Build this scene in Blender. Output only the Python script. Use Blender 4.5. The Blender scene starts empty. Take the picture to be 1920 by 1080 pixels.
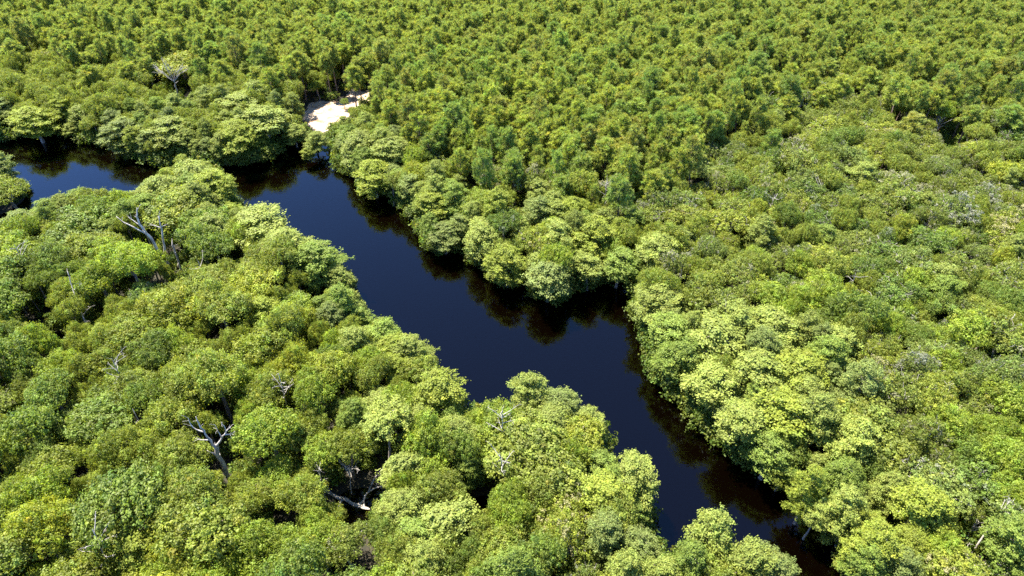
import bpy, math, random
import numpy as np
from mathutils import Vector

SEED = 11
rng = np.random.default_rng(SEED)
random.seed(SEED)
scene = bpy.context.scene
COL = scene.collection

# ------------------------------------------------------------------ camera
CAM_H, PITCH, FPX = 85.0, math.radians(38.0), 1280.0
CP, SP = math.cos(PITCH), math.sin(PITCH)


def ground_at(px, py, z=0.0):
    """World point at height z that the photograph shows at pixel px, py (1920 x 1080)."""
    X, Y = (px - 960) / FPX, (540 - py) / FPX
    d = np.array([X, CP + Y * SP, -SP + Y * CP])
    t = (z - CAM_H) / d[2]
    return np.array([d[0] * t, d[1] * t, z])


def to_pixel(p):
    x, y, z = p[0], p[1], p[2] - CAM_H
    dep = y * CP - z * SP
    up = y * SP + z * CP
    return 960 + FPX * x / dep, 540 - FPX * up / dep, dep


cam_d = bpy.data.cameras.new("camera")
cam = bpy.data.objects.new("camera", cam_d)
COL.objects.link(cam)
cam.location = (0, 0, CAM_H)
cam.rotation_euler = (math.pi / 2 - PITCH, 0, 0)
cam_d.sensor_width = 36
cam_d.lens = 36 * FPX / 1920
cam_d.clip_start = 0.5
cam_d.clip_end = 12000
scene.camera = cam

# ------------------------------------------------------------------ light
SUN_EL, SUN_AZ = math.radians(66), math.radians(-55)      # azimuth from +Y, negative = towards -X
sun_dir = Vector((math.sin(SUN_AZ) * math.cos(SUN_EL), math.cos(SUN_AZ) * math.cos(SUN_EL), math.sin(SUN_EL)))
sd = bpy.data.lights.new("sun", "SUN")
sd.energy = 3.9
sd.angle = math.radians(0.55)
sd.color = (1.0, 0.955, 0.84)
so = bpy.data.objects.new("sun", sd)
COL.objects.link(so)
so.rotation_euler = (-sun_dir).to_track_quat("-Z", "Y").to_euler()
so.location = (0, 0, 150)

w = bpy.data.worlds.new("World")
scene.world = w
w.use_nodes = True
nt = w.node_tree
sky = nt.nodes.new("ShaderNodeTexSky")
sky.sky_type = "NISHITA"
sky.sun_disc = False
sky.sun_elevation = SUN_EL
sky.sun_rotation = SUN_AZ
sky.air_density = 1.0
sky.dust_density = 0.0
sky.ozone_density = 8.0
sky.altitude = 7500
bg = nt.nodes["Background"]
bg.inputs["Strength"].default_value = 0.15
nt.links.new(sky.outputs[0], bg.inputs[0])

vs = scene.view_settings
vs.view_transform = "Standard"
vs.look = "None"
vs.exposure = 2.42
vs.gamma = 1
cy = scene.cycles
cy.max_bounces = 6
cy.diffuse_bounces = 4
cy.glossy_bounces = 2
cy.transmission_bounces = 4
cy.transparent_max_bounces = 6
cy.caustics_reflective = False
cy.caustics_refractive = False
cy.use_denoising = False
scene.render.use_persistent_data = False


# ------------------------------------------------------------------ materials
def new_mat(name):
    m = bpy.data.materials.new(name)
    m.use_nodes = True
    t = m.node_tree
    for n in list(t.nodes):
        t.nodes.remove(n)
    out = t.nodes.new("ShaderNodeOutputMaterial")
    return m, t, out


def leaf_material(name, base, trans, tmix=0.4, gloss=0.25):
    m, t, out = new_mat(name)
    N, L = t.nodes.new, t.links.new
    at = N("ShaderNodeAttribute")
    at.attribute_name = "leaf_colour"
    oi = N("ShaderNodeObjectInfo")

    def mul(a, b):
        x = N("ShaderNodeMix")
        x.data_type = "RGBA"
        x.blend_type = "MULTIPLY"
        x.inputs["Factor"].default_value = 1
        for s, v in ((x.inputs["A"], a), (x.inputs["B"], b)):
            if isinstance(v, tuple):
                s.default_value = (*v, 1)
            else:
                L(v, s)
        return x.outputs["Result"]
    tone = mul(at.outputs["Color"], oi.outputs["Color"])
    c1, c2 = mul(tone, base), mul(tone, trans)
    p = N("ShaderNodeBsdfPrincipled")
    L(c1, p.inputs["Base Color"])
    p.inputs["Roughness"].default_value = 0.55
    p.inputs["Specular IOR Level"].default_value = gloss
    tr = N("ShaderNodeBsdfTranslucent")
    L(c2, tr.inputs["Color"])
    mx = N("ShaderNodeMixShader")
    mx.inputs[0].default_value = tmix
    L(p.outputs[0], mx.inputs[1])
    L(tr.outputs[0], mx.inputs[2])
    L(mx.outputs[0], out.inputs[0])
    return m


def bark_material(name, c1, c2, scale=3.0):
    m, t, out = new_mat(name)
    N, L = t.nodes.new, t.links.new
    tc = N("ShaderNodeTexCoord")
    mp = N("ShaderNodeMapping")
    mp.inputs["Scale"].default_value = (scale, scale, scale * 0.3)
    L(tc.outputs["Object"], mp.inputs[0])
    nz = N("ShaderNodeTexNoise")
    nz.inputs["Scale"].default_value = 2
    nz.inputs["Detail"].default_value = 6
    L(mp.outputs[0], nz.inputs["Vector"])
    cr = N("ShaderNodeValToRGB")
    cr.color_ramp.elements[0].position, cr.color_ramp.elements[1].position = 0.35, 0.65
    cr.color_ramp.elements[0].color = (*c1, 1)
    cr.color_ramp.elements[1].color = (*c2, 1)
    L(nz.outputs["Fac"], cr.inputs[0])
    p = N("ShaderNodeBsdfPrincipled")
    p.inputs["Roughness"].default_value = 0.9
    L(cr.outputs[0], p.inputs["Base Color"])
    L(p.outputs[0], out.inputs[0])
    return m


M_CYP = leaf_material("cypress_needles", (.215, .255, .050), (.29, .345, .045), .44)
M_HARD = leaf_material("hardwood_leaves", (.182, .216, .030), (.295, .345, .026), .45, .35)
M_OAK = leaf_material("oak_leaves", (.165, .212, .034), (.24, .31, .03), .42, .3)
M_PINE = leaf_material("pine_needles", (.248, .290, .058), (.33, .39, .048), .47, .3)
M_SHRUB = leaf_material("shrub_leaves", (.11, .15, .022), (.17, .23, .016), .42, .3)
M_BARK = bark_material("grey_brown_bark", (.10, .075, .055), (.26, .21, .17))
M_PBARK = bark_material("pine_bark", (.09, .055, .038), (.24, .17, .13))
M_CBARK = bark_material("cypress_bark", (.16, .13, .11), (.38, .33, .29))
M_DEAD = bark_material("bleached_deadwood", (.20, .17, .145), (.50, .45, .39), 2.0)
M_TWIG = bark_material("grey_twigs", (.14, .125, .105), (.33, .30, .26), 2.0)


# ------------------------------------------------------------------ mesh helpers
def unit(v):
    return v / np.maximum(np.linalg.norm(v, axis=-1, keepdims=True), 1e-9)


class Geo:
    """Collects quads with a colour and a material slot for each face."""

    def __init__(self):
        self.v, self.f, self.c, self.m, self.n = [], [], [], [], 0

    def quads(self, verts, colours, slot):
        k = len(verts) // 4
        self.v.append(verts)
        self.f.append(np.arange(k * 4).reshape(k, 4) + self.n)
        self.c.append(colours)
        self.m.append(np.full(k, slot))
        self.n += k * 4

    def leaves(self, pos, nrm, size, colours, slot=0, aspect=0.75):
        k = len(pos)
        ref = unit(rng.normal(size=(k, 3)))
        a = unit(np.cross(nrm, ref))
        b = np.cross(nrm, a)
        s = np.broadcast_to(np.asarray(size, float).reshape(-1, 1), (k, 1)) * .5
        asp = aspect * rng.uniform(.8, 1.25, (k, 1))
        tip = s * rng.uniform(.5, .9, (k, 1))
        q = np.stack([pos - a * s, pos + b * s * asp - a * tip * .1, pos + a * s, pos - b * s * asp + a * tip * .1], 1)
        q[:, 1] -= nrm * s * .25
        q[:, 3] -= nrm * s * .25
        self.quads(q.reshape(-1, 3), colours, slot)

    def blades(self, pos, dirs, length, width, colours, slot=0):
        k = len(pos)
        ref = unit(rng.normal(size=(k, 3)))
        a = unit(np.cross(dirs, ref)) * width * .5
        e = pos + dirs * np.asarray(length).reshape(-1, 1)
        q = np.stack([pos - a * .6, pos + a * .6, e + a * .5, e - a * .5], 1)
        self.quads(q.reshape(-1, 3), colours, slot)

    def tube(self, pts, rad, slot, sides=6, colour=(1, 1, 1, 1), cap=True):
        pts = np.asarray(pts, float)
        rad = np.asarray(rad, float)
        tg = unit(np.gradient(pts, axis=0))
        ref = np.array([1., .13, .07]) if abs(tg[0][0]) < .8 else np.array([.1, 1., .07])
        rings = []
        for p, t_, r in zip(pts, tg, rad):
            u = unit(np.cross(t_, ref))
            w_ = np.cross(t_, u)
            an = np.linspace(0, 2 * math.pi, sides, endpoint=False)
            rings.append(p + r * (np.cos(an)[:, None] * u + np.sin(an)[:, None] * w_))
        if cap:
            rings.append(np.repeat((pts[-1] + tg[-1] * rad[-1])[None], sides, 0) + (rings[-1] - pts[-1]) * .05)
        v = np.concatenate(rings)
        f = []
        for i in range(len(rings) - 1):
            for j in range(sides):
                k2 = (j + 1) % sides
                f.append((i * sides + j, i * sides + k2, (i + 1) * sides + k2, (i + 1) * sides + j))
        self.v.append(v)
        self.f.append(np.array(f) + self.n)
        self.c.append(np.tile(np.array(colour, float), (len(f), 1)))
        self.m.append(np.full(len(f), slot))
        self.n += len(v)

    def build(self, name, mats, smooth_slots=()):
        v = np.concatenate(self.v)
        f = np.concatenate(self.f).astype(np.int32)
        c = np.concatenate(self.c)
        mi = np.concatenate(self.m).astype(np.int32)
        me = bpy.data.meshes.new(name)
        me.vertices.add(len(v))
        me.vertices.foreach_set("co", v.astype(np.float32).ravel())
        me.loops.add(len(f) * 4)
        me.loops.foreach_set("vertex_index", f.ravel())
        me.polygons.add(len(f))
        me.polygons.foreach_set("loop_start", np.arange(0, len(f) * 4, 4, dtype=np.int32))
        me.polygons.foreach_set("material_index", mi)
        me.update(calc_edges=True)
        at = me.attributes.new("leaf_colour", "FLOAT_COLOR", "FACE")
        at.data.foreach_set("color", c.astype(np.float32).ravel())
        for m in mats:
            me.materials.append(m)
        sm = np.isin(mi, list(smooth_slots)) if smooth_slots else np.zeros(len(f), bool)
        me.polygons.foreach_set("use_smooth", sm)
        return me


def curve(p0, p1, sag=0.0, n=5, wob=0.0):
    t = np.linspace(0, 1, n)[:, None]
    p = np.asarray(p0) * (1 - t) + np.asarray(p1) * t
    p = p + np.array([0, 0, 1.]) * (sag * np.sin(t * math.pi))
    if wob:
        jit = rng.normal(size=(n, 3)) * wob
        jit[0] = 0
        jit[-1] *= .3
        p = p + jit
    return p


def tints(n, puff_id, amt=.14, leaf_amt=.12, hue=.10):
    """Natural colour variation: by leaf spray and by leaf."""
    k = int(puff_id.max()) + 1
    pv = np.exp(rng.normal(0, amt, k))[puff_id] * np.exp(rng.normal(0, leaf_amt, n))
    h = rng.normal(0, hue, k)[puff_id]
    c = np.ones((n, 4))
    c[:, 0] = pv * np.exp(h)
    c[:, 1] = pv
    c[:, 2] = pv * np.exp(-h * .5)
    return c


def fib_dirs(n, zmin=-.2):
    i = np.arange(n) + .5
    z = 1 - i / n * (1 - zmin)
    a = i * 2.39996 + rng.uniform(0, 6.28)
    r = np.sqrt(np.maximum(0, 1 - z * z))
    return np.stack([r * np.cos(a), r * np.sin(a), z], 1)


# ------------------------------------------------------------------ tree kinds
# each returns (trunk geo, crown geo, crown radius, total height)
def puff_leaves(g, pc, pr, pdir, n_leaf, size, up=.35, flat=1.0, jitter=.55, amt=.14, hue=.10, override=None, slot=0):
    P = len(pc)
    pid = np.repeat(np.arange(P), n_leaf)
    n = len(pid)
    d = unit(rng.normal(size=(n, 3)) + pdir[pid] * .9 + np.array([0, 0, up]))
    r = pr[pid][:, None] * rng.uniform(.5, 1.3, (n, 1))
    stray = rng.uniform(size=(n, 1)) < .09
    r = np.where(stray, pr[pid][:, None] * rng.uniform(1.2, 2.0, (n, 1)), r)     # loose sprays that break the outline
    off = d * r
    off[:, 2] *= flat
    nr = unit(d * np.array([1, 1, 1 / max(flat, .3)]) + rng.normal(size=(n, 3)) * jitter)
    c = tints(n, pid, amt, hue=hue)
    if override is not None:
        ov = override[pid]
        c = np.where(ov[:, 3:4] > 0, np.concatenate([ov[:, :3] * np.exp(rng.normal(0, .15, (n, 1))), np.ones((n, 1))], 1), c)
    g.leaves(pc[pid] + off, nr, rng.uniform(.75, 1.25, n) * size, c, slot)


def crown_puffs(R, hc, zc, n_lump, depth, sep, most, low=-.35):
    """Puff centres spread, a little apart from each other, through the outer part of an irregular lumpy crown."""
    a = rng.uniform(0, 6.283) + np.arange(n_lump) * 2.39996 + rng.normal(0, .4, n_lump)
    rr = R * np.sqrt(rng.uniform(.02, 1, n_lump)) * .70
    rr[0] *= .3
    c = np.stack([rr * np.cos(a), rr * np.sin(a), zc + hc * rng.uniform(.0, .55, n_lump) * (1.15 - rr / R)], 1)
    rad = R * rng.uniform(.24, .50, n_lump)
    sq = np.array([1, 1, .85])
    k = most * 26
    w_ = rad ** 2 / (rad ** 2).sum()
    pick = rng.choice(n_lump, k, p=w_)
    d = unit(rng.normal(size=(k, 3)) + np.array([0, 0, .35]))
    d = d[d[:, 2] > low]
    pick = pick[:len(d)]
    p = c[pick] + d * sq * (rad[pick, None] - depth * rng.uniform(0, 1, (len(d), 1)) ** 2 + rng.normal(0, .1, (len(d), 1)))
    q = np.linalg.norm((p[:, None, :] - c[None]) / sq, axis=2) - rad[None]
    ok = q.min(1) > -depth * 1.02
    p, d = p[ok], d[ok]
    keep = []
    for m in range(len(p)):
        if len(keep) >= most:
            break
        if not keep or np.min(np.sum((p[keep] - p[m]) ** 2, 1)) > (sep * (.75 + .5 * (m % 7) / 6)) ** 2:
            keep.append(m)
    return p[keep], d[keep], c, rad


def hardwood(R, H, fine=1.0):
    hc = R * rng.uniform(.9, 1.25)
    zc = H - hc
    pc, pd, lc, lr = crown_puffs(R, hc, zc, int(rng.integers(8, 13)), 1.0, .74, int(12.5 * R * R))
    crown = Geo()
    puff_leaves(crown, pc, rng.uniform(.34, .70, len(pc)), pd, int(46 * fine), .26, up=.5, amt=.20, jitter=.55, hue=.06)
    trunk = Geo()
    r0 = .055 * R + .03
    top = np.array([rng.normal(0, .3), rng.normal(0, .3), zc])
    trunk.tube(curve((0, 0, -.6), top, n=6, wob=.12), np.linspace(r0 * 1.35, r0 * .75, 6), 0, 8)
    for i in range(len(lc)):
        e = lc[i] + np.array([0, 0, lr[i] * .4])
        trunk.tube(curve(top * np.array([1, 1, rng.uniform(.75, .98)]), e, .3, 5, .12), np.linspace(r0 * .55, .03, 5), 0, 5)
    return trunk, crown


def cypress(R, H, flat_top=False):
    hc = (R * .85) if flat_top else min(H * .84, R * rng.uniform(1.9, 2.5))
    z0 = H - hc
    tiers = max(4, int(hc / .85))
    crown, trunk = Geo(), Geo()
    r0 = .05 * R + .06
    lean = rng.normal(0, .25, 2)
    axis = curve((0, 0, -.9), (lean[0], lean[1], H - .3), 0, 7, .06)
    trunk.tube(axis, [r0 * 2.0, r0 * 1.25, r0, r0 * .85, r0 * .65, r0 * .45, .04], 0, 8)
    pcs, prs, pds = [], [], []
    for k in range(tiers):
        u = (k + .5) / tiers
        z = z0 + u * hc
        prof = (math.sin(math.pi * (u * .66 + .26)) ** .8) if not flat_top else (1 - .35 * u ** 2)
        if u > .85 and not flat_top:
            prof *= .8
        nb = int(rng.integers(5, 8))
        a0 = rng.uniform(0, 6.28)
        ax = np.array([lean[0] * z / H, lean[1] * z / H, z])
        for b in range(nb):
            a = a0 + b * 6.283 / nb + rng.normal(0, .22)
            rl = R * prof * rng.uniform(.62, 1.12)
            e = np.array([math.cos(a) * rl, math.sin(a) * rl, rng.uniform(-.2, .55)])
            trunk.tube(curve(ax, ax + e, .12, 4, .05), np.linspace(r0 * .3, .02, 4), 0, 4)
            np_ = max(3, int(rl * 2.3))
            s = np.sqrt(np.linspace(.08, 1.0, np_))[:, None]
            base = ax + e * s + np.array([0, 0, 1]) * (.25 * np.sin(s * math.pi))
            side = np.array([-math.sin(a), math.cos(a), 0])
            for sg in (-1, 0, 1):
                pos = base + side * sg * (.22 + .34 * s * rl * .5) * rng.uniform(.6, 1.2, (np_, 1)) + rng.normal(0, .12, (np_, 3))
                pcs.append(pos)
                prs.append(rng.uniform(.34, .58, np_))
                pds.append(np.tile(unit(e * .4 + np.array([0, 0, .5])), (np_, 1)))
    # the tip of the crown
    pos = np.array([lean[0], lean[1], H]) + rng.normal(0, 1, (8, 3)) * np.array([.4, .4, .25])
    pcs.append(pos); prs.append(np.full(8, .4)); pds.append(np.tile([0, 0, 1.], (8, 1)))
    pc, pr, pd = np.concatenate(pcs), np.concatenate(prs), np.concatenate(pds)
    puff_leaves(crown, pc, pr, pd, 22, .23, up=.55, flat=.55, jitter=.5, amt=.13, hue=.035)
    return trunk, crown


def oak(R, H, grey=.10):
    hc = R * rng.uniform(.8, 1.1)
    zc = H - hc
    pc, pd, lc, lr = crown_puffs(R, hc, zc, int(rng.integers(9, 14)), 1.2, .56, int(17 * R * R))
    pr = rng.uniform(.24, .46, len(pc))
    nl = len(lc)
    ov = np.zeros((len(pc), 4))
    g = rng.uniform(size=len(pc)) < grey
    ov[g] = (1.45, 1.18, 4.0, 1)                     # pale moss and lichen on the twigs
    crown = Geo()
    puff_leaves(crown, pc, pr, pd, 28, .22, up=.5, jitter=.7, amt=.19, hue=.06, override=ov)
    trunk = Geo()
    r0 = .05 * R + .03
    top = np.array([rng.normal(0, .3), rng.normal(0, .3), zc * .8])
    trunk.tube(curve((0, 0, -.6), top, n=5, wob=.15), np.linspace(r0 * 1.3, r0 * .8, 5), 0, 7)
    for i in range(nl):
        e = lc[i] + unit(lc[i] - np.array([0, 0, zc - 1.0])) * lr[i] * rng.uniform(.3, 1.15)
        c = curve(top, e, .35, 6, .18)
        trunk.tube(c, np.linspace(r0 * .6, .03, 6), 0, 5)
        for q in range(3):
            b = c[int(rng.integers(2, 5))]
            trunk.tube(curve(b, b + unit(rng.normal(size=3) + np.array([0, 0, .6])) * rng.uniform(.8, 1.8), .1, 4, .1), np.linspace(.05, .012, 4), 0, 4)
    return trunk, crown


def pine(R, H):
    hc = min(H * .62, R * rng.uniform(1.9, 2.5))
    z0 = H - hc
    crown, trunk = Geo(), Geo()
    r0 = .16 + .02 * R
    lean = rng.normal(0, .35, 2)
    trunk.tube(curve((0, 0, -.5), (lean[0], lean[1], H - .5), 0, 6, .05), np.linspace(r0 * 1.25, .06, 6), 0, 7)
    pts, dirs = [], []
    nb = int(rng.integers(34, 44))
    for b in range(nb):
        u = (b + .5) / nb
        z = z0 + u * hc
        prof = math.sin(math.pi * (.30 + .64 * u)) ** .8
        a = b * 2.39996 + rng.normal(0, .3)
        rl = R * prof * rng.uniform(.65, 1.1)
        ax = np.array([lean[0] * z / H, lean[1] * z / H, z])
        e = np.array([math.cos(a) * rl, math.sin(a) * rl, rl * (.05 + .4 * u) * rng.uniform(.3, 1.2)])
        trunk.tube(curve(ax - np.array([0, 0, .25]), ax + e, -.12, 4, .06), np.linspace(.06, .018, 4), 0, 4)
        m = max(3, int(rl * 2.2))
        s = np.linspace(.42, 1.0, m)[:, None]
        pos = ax + e * s + rng.normal(0, .24, (m, 3))
        pts.append(pos)
        dirs.append(np.tile(unit(e * .6 / max(rl, .1) + np.array([0, 0, .55])), (m, 1)))
    k = 14
    pts.append(np.array([lean[0], lean[1], H]) + rng.normal(0, 1, (k, 3)) * np.array([R * .24, R * .24, .35]))
    dirs.append(np.tile([0, 0, 1.], (k, 1)))
    pc, pd = np.concatenate(pts), np.concatenate(dirs)
    nn = 36
    pid = np.repeat(np.arange(len(pc)), nn)
    d = unit(rng.normal(size=(len(pid), 3)) + pd[pid] * .75)
    col = tints(len(pid), pid, .15, .1, .09)
    crown.blades(pc[pid] + d * .06, d, rng.uniform(.42, .80, len(pid)), .125, col)
    return trunk, crown


def shrub(R, H):
    m = int(34 * R)
    dd = fib_dirs(m, -.1) + rng.normal(0, .15, (m, 3))
    pc = dd * np.array([R, R, H * .6]) * rng.uniform(.5, 1.0, (m, 1)) + np.array([0, 0, H * .4])
    g = Geo()
    puff_leaves(g, pc, rng.uniform(.3, .5, m), unit(dd), 22, .25, jitter=.7, amt=.25, hue=.12)
    for q in range(5):
        g.tube(curve((rng.normal(0, .1), rng.normal(0, .1), -.4), pc[int(rng.integers(m))], .1, 4, .05), np.linspace(.05, .015, 4), 1, 4)
    return g


# prototypes: crown and trunk meshes of each kind
PROTO = {}


def protos(kind, fn, specs, lm, bm):
    PROTO[kind] = []
    for i, s in enumerate(specs):
        t, c = fn(*s)
        PROTO[kind].append(dict(R=s[0], H=s[1], crown=c.build(kind + "_crown", [lm]), trunk=t.build(kind + "_trunk", [bm], (0,))))


protos("hardwood", hardwood, [(4.0, 11.5), (4.4, 12.5), (3.6, 11), (4.8, 13), (3.2, 10), (4.2, 12), (3.8, 12), (4.6, 11.5)], M_HARD, M_BARK)
protos("cypress", cypress, [(2.9, 10), (3.3, 11), (2.5, 9), (3.6, 11.5), (2.7, 10.5), (3.1, 9.5), (3.3, 10.5), (2.3, 8.5)], M_CYP, M_CBARK)
protos("flat_cypress", cypress, [(3.0, 11.5, True)], M_CYP, M_CBARK)
protos("oak", oak, [(3.6, 9, .05), (4.2, 10, .10), (3.2, 8.5, .03), (4.8, 10, .16), (3.8, 9.5, .04), (3.4, 8.5, .26), (4.0, 10.5, .06), (2.9, 8, .04)], M_OAK, M_TWIG)
protos("pine", pine, [(2.9, 14.5), (3.2, 15.5), (2.7, 14), (3.4, 16), (3.0, 15), (2.6, 14.5), (3.2, 14), (2.8, 16)], M_PINE, M_PBARK)

# ------------------------------------------------------------------ shoreline, traced and put on the ground
# far banks show their waterside crowns from the front, near banks show their crown tops against the water
FAR = [(-260, 240), (-120, 246), (0, 254), (47, 242), (83, 242), (123, 242), (147, 249), (173, 259), (217, 265), (247, 286), (290, 297), (330, 300), (380, 301), (427, 299), (473, 297),
       (500, 283), (533, 262), (552, 254), (570, 240), (600, 243), (630, 238), (641, 240), (634, 258), (637, 277), (640, 297), (667, 327), (683, 345), (723, 353), (757, 380),
       (778, 403), (780, 423), (797, 447), (807, 461), (837, 462), (853, 452), (880, 457), (887, 477), (917, 493), (927, 513), (940, 523), (963, 523), (975, 515), (990, 520),
       (997, 543), (1017, 555), (1048, 552), (1061, 540), (1064, 527), (1090, 523), (1113, 521), (1125, 512), (1160, 516), (1190, 512), (1192, 535), (1182, 567), (1190, 582), (1212, 595),
       (1205, 612), (1213, 630), (1217, 660), (1218, 682), (1229, 703), (1254, 717), (1297, 753), (1330, 797), (1358, 807), (1365, 833), (1407, 868), (1440, 872), (1455, 890), (1495, 920),
       (1530, 955), (1556, 975), (1553, 1000), (1557, 1037), (1553, 1063), (1575, 1085), (1640, 1180), (1700, 1260)]
NEAR = [(1560, 1260), (1530, 1160), (1513, 1075), (1505, 1040), (1488, 1018), (1440, 1022), (1420, 1034), (1383, 1040), (1362, 1018), (1370, 997), (1347, 972), (1313, 962), (1298, 987), (1250, 1007), (1219, 977),
        (1230, 947), (1233, 907), (1220, 877), (1187, 852), (1157, 847), (1143, 817), (1140, 783), (1120, 757), (1083, 748), (1040, 732), (985, 722), (960, 737), (948, 757), (930, 749), (880, 735),
        (862, 712), (837, 699), (810, 703), (800, 687), (811, 663), (793, 619), (750, 617), (720, 578), (687, 563), (670, 550), (670, 527), (645, 515), (656, 500), (651, 477), (630, 465), (587, 450),
        (560, 437), (547, 410), (513, 393), (467, 387), (455, 378), (437, 360), (437, 335), (402, 312), (377, 289), (353, 285), (317, 303), (290, 320), (240, 350), (200, 358), (110, 363), (67, 380), (33, 400),
        (0, 410), (-80, 425), (-260, 440)]


def inland(poly, i, side):
    a, b = poly[max(0, i - 1)], poly[min(len(poly) - 1, i + 1)]
    t = unit(np.array([b[0] - a[0], b[1] - a[1]]))
    return np.array([-t[1], t[0]]) * side


FAR = [(x + (34 if y >= 890 else 0), y) for x, y in FAR]
far_w = [ground_at(x, y, 2.2)[:2] for x, y in FAR]
near_w = [ground_at(x, y, 8.5)[:2] for x, y in NEAR]
far_shore = [far_w[i] + inland(far_w, i, 1) * (1.6 if not 560 < FAR[i][0] < 645 else 0) for i in range(len(far_w))]
near_shore = [near_w[i] + inland(near_w, i, 1) * 1.6 for i in range(len(near_w))]
SHORE = np.array(far_shore + near_shore)
S0, S1 = SHORE, np.roll(SHORE, -1, axis=0)


def seg_dist(p):
    """Distance from points p (n,2) to the shoreline, negative on the water."""
    p = np.atleast_2d(p)
    out = np.full(len(p), 1e9)
    ins = np.zeros(len(p), bool)
    for a, b in zip(S0, S1):
        ab = b - a
        t = np.clip(((p - a) @ ab) / max(ab @ ab, 1e-9), 0, 1)
        out = np.minimum(out, np.linalg.norm(p - (a + t[:, None] * ab), axis=1))
        cond = (a[1] > p[:, 1]) != (b[1] > p[:, 1])
        if abs(b[1] - a[1]) > 1e-12:
            xi = (b[0] - a[0]) * (p[:, 1] - a[1]) / (b[1] - a[1]) + a[0]
            ins ^= cond & (p[:, 0] < xi)
    s = np.where(ins, -out, out)
    for c, r in ISLETS:
        s = np.maximum(s, r - np.linalg.norm(p - c, axis=1))
    return s


ISLETS = [(ground_at(-28, 380)[:2], 8.5), (ground_at(-80, 372)[:2], 9.0)]
POOLS = [(668, 958, 3.6), (700, 930, 1.5), (905, 965, 3.0), (540, 1015, 1.6), (95, 640, 2.5), (600, 590, 3.0), (120, 655, 2.2)]
pools = [(ground_at(x, y)[:2], r) for x, y, r in POOLS]
CLEAR = [(1790, 255, 4.0), (740, 240, 2.2), (1205, 345, 2.0), (880, 368, 2.2), (1360, 372, 1.2), (975, 432, 1.8), (1400, 520, 2.0), (1255, 795, 0.5), (1834, 1045, .8), (417, 872, 1.2),
         (1640, 178, 2.5), (560, 262, 1.0), (595, 600, 1.5), (1534, 1000, 3.0), (1545, 1040, 3.6), (1552, 1075, 3.6), (1556, 1110, 3.4)]
clear = [(ground_at(x, y)[:2], r) for x, y, r in CLEAR]
SAND_PX = [(566, 236), (562, 226), (570, 213), (574, 202), (582, 194), (612, 191), (640, 193), (652, 184), (650, 174), (664, 166), (684, 174), (714, 180), (704, 192), (684, 198), (668, 208), (658, 219), (646, 233), (636, 243), (600, 250), (574, 246)]
SAND = np.array([ground_at(x, y, .3)[:2] for x, y in SAND_PX])


def poly_dist(p, poly):
    p = np.atleast_2d(p)
    out = np.full(len(p), 1e9)
    ins = np.zeros(len(p), bool)
    for a, b in zip(poly, np.roll(poly, -1, axis=0)):
        ab = b - a
        t = np.clip(((p - a) @ ab) / max(ab @ ab, 1e-9), 0, 1)
        out = np.minimum(out, np.linalg.norm(p - (a + t[:, None] * ab), axis=1))
        cond = (a[1] > p[:, 1]) != (b[1] > p[:, 1])
        xi = (b[0] - a[0]) * (p[:, 1] - a[1]) / (b[1] - a[1] + 1e-12) + a[0]
        ins ^= cond & (p[:, 0] < xi)
    return np.where(ins, -out, out)


def ground_height(p):
    p = np.atleast_2d(p)
    s = seg_dist(p)
    z = np.where(s > 0, np.minimum(.75, .06 + s * .22), np.maximum(-2.2, .06 + s * .30))
    z = z + np.where(s > 1.5, .12 * np.sin(p[:, 0] * .31 + 1.3) * np.cos(p[:, 1] * .27), 0)
    for c, r in pools:
        d = np.linalg.norm(p - c, axis=1)
        z = np.where(d < r * 1.5, np.minimum(z, -.7 + np.maximum(0, d - r * .7) / (r * .8) * 1.4), z)
    sdn = poly_dist(p, SAND)
    z = np.where((sdn < 0) & (s > 0), np.maximum(.05, np.minimum(z, .05 + .07 * s)), z)
    return z


# ------------------------------------------------------------------ ground, water, sand
def grid_mesh(name, xs, ys, zfun, mat):
    gx, gy = np.meshgrid(xs, ys)
    p = np.stack([gx.ravel(), gy.ravel()], 1)
    z = zfun(p)
    v = np.concatenate([p, z[:, None]], 1)
    nx, ny = len(xs), len(ys)
    i = np.arange(nx * ny).reshape(ny, nx)
    f = np.stack([i[:-1, :-1].ravel(), i[:-1, 1:].ravel(), i[1:, 1:].ravel(), i[1:, :-1].ravel()], 1)
    me = bpy.data.meshes.new(name)
    me.from_pydata(v.tolist(), [], f.tolist())
    me.polygons.foreach_set("use_smooth", np.ones(len(f), bool))
    me.materials.append(mat)
    return me


def obj(name, me, parent=None, **props):
    o = bpy.data.objects.new(name, me)
    COL.objects.link(o)
    if parent:
        o.parent = parent
    for k, v in props.items():
        o[k] = v
    return o


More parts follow.
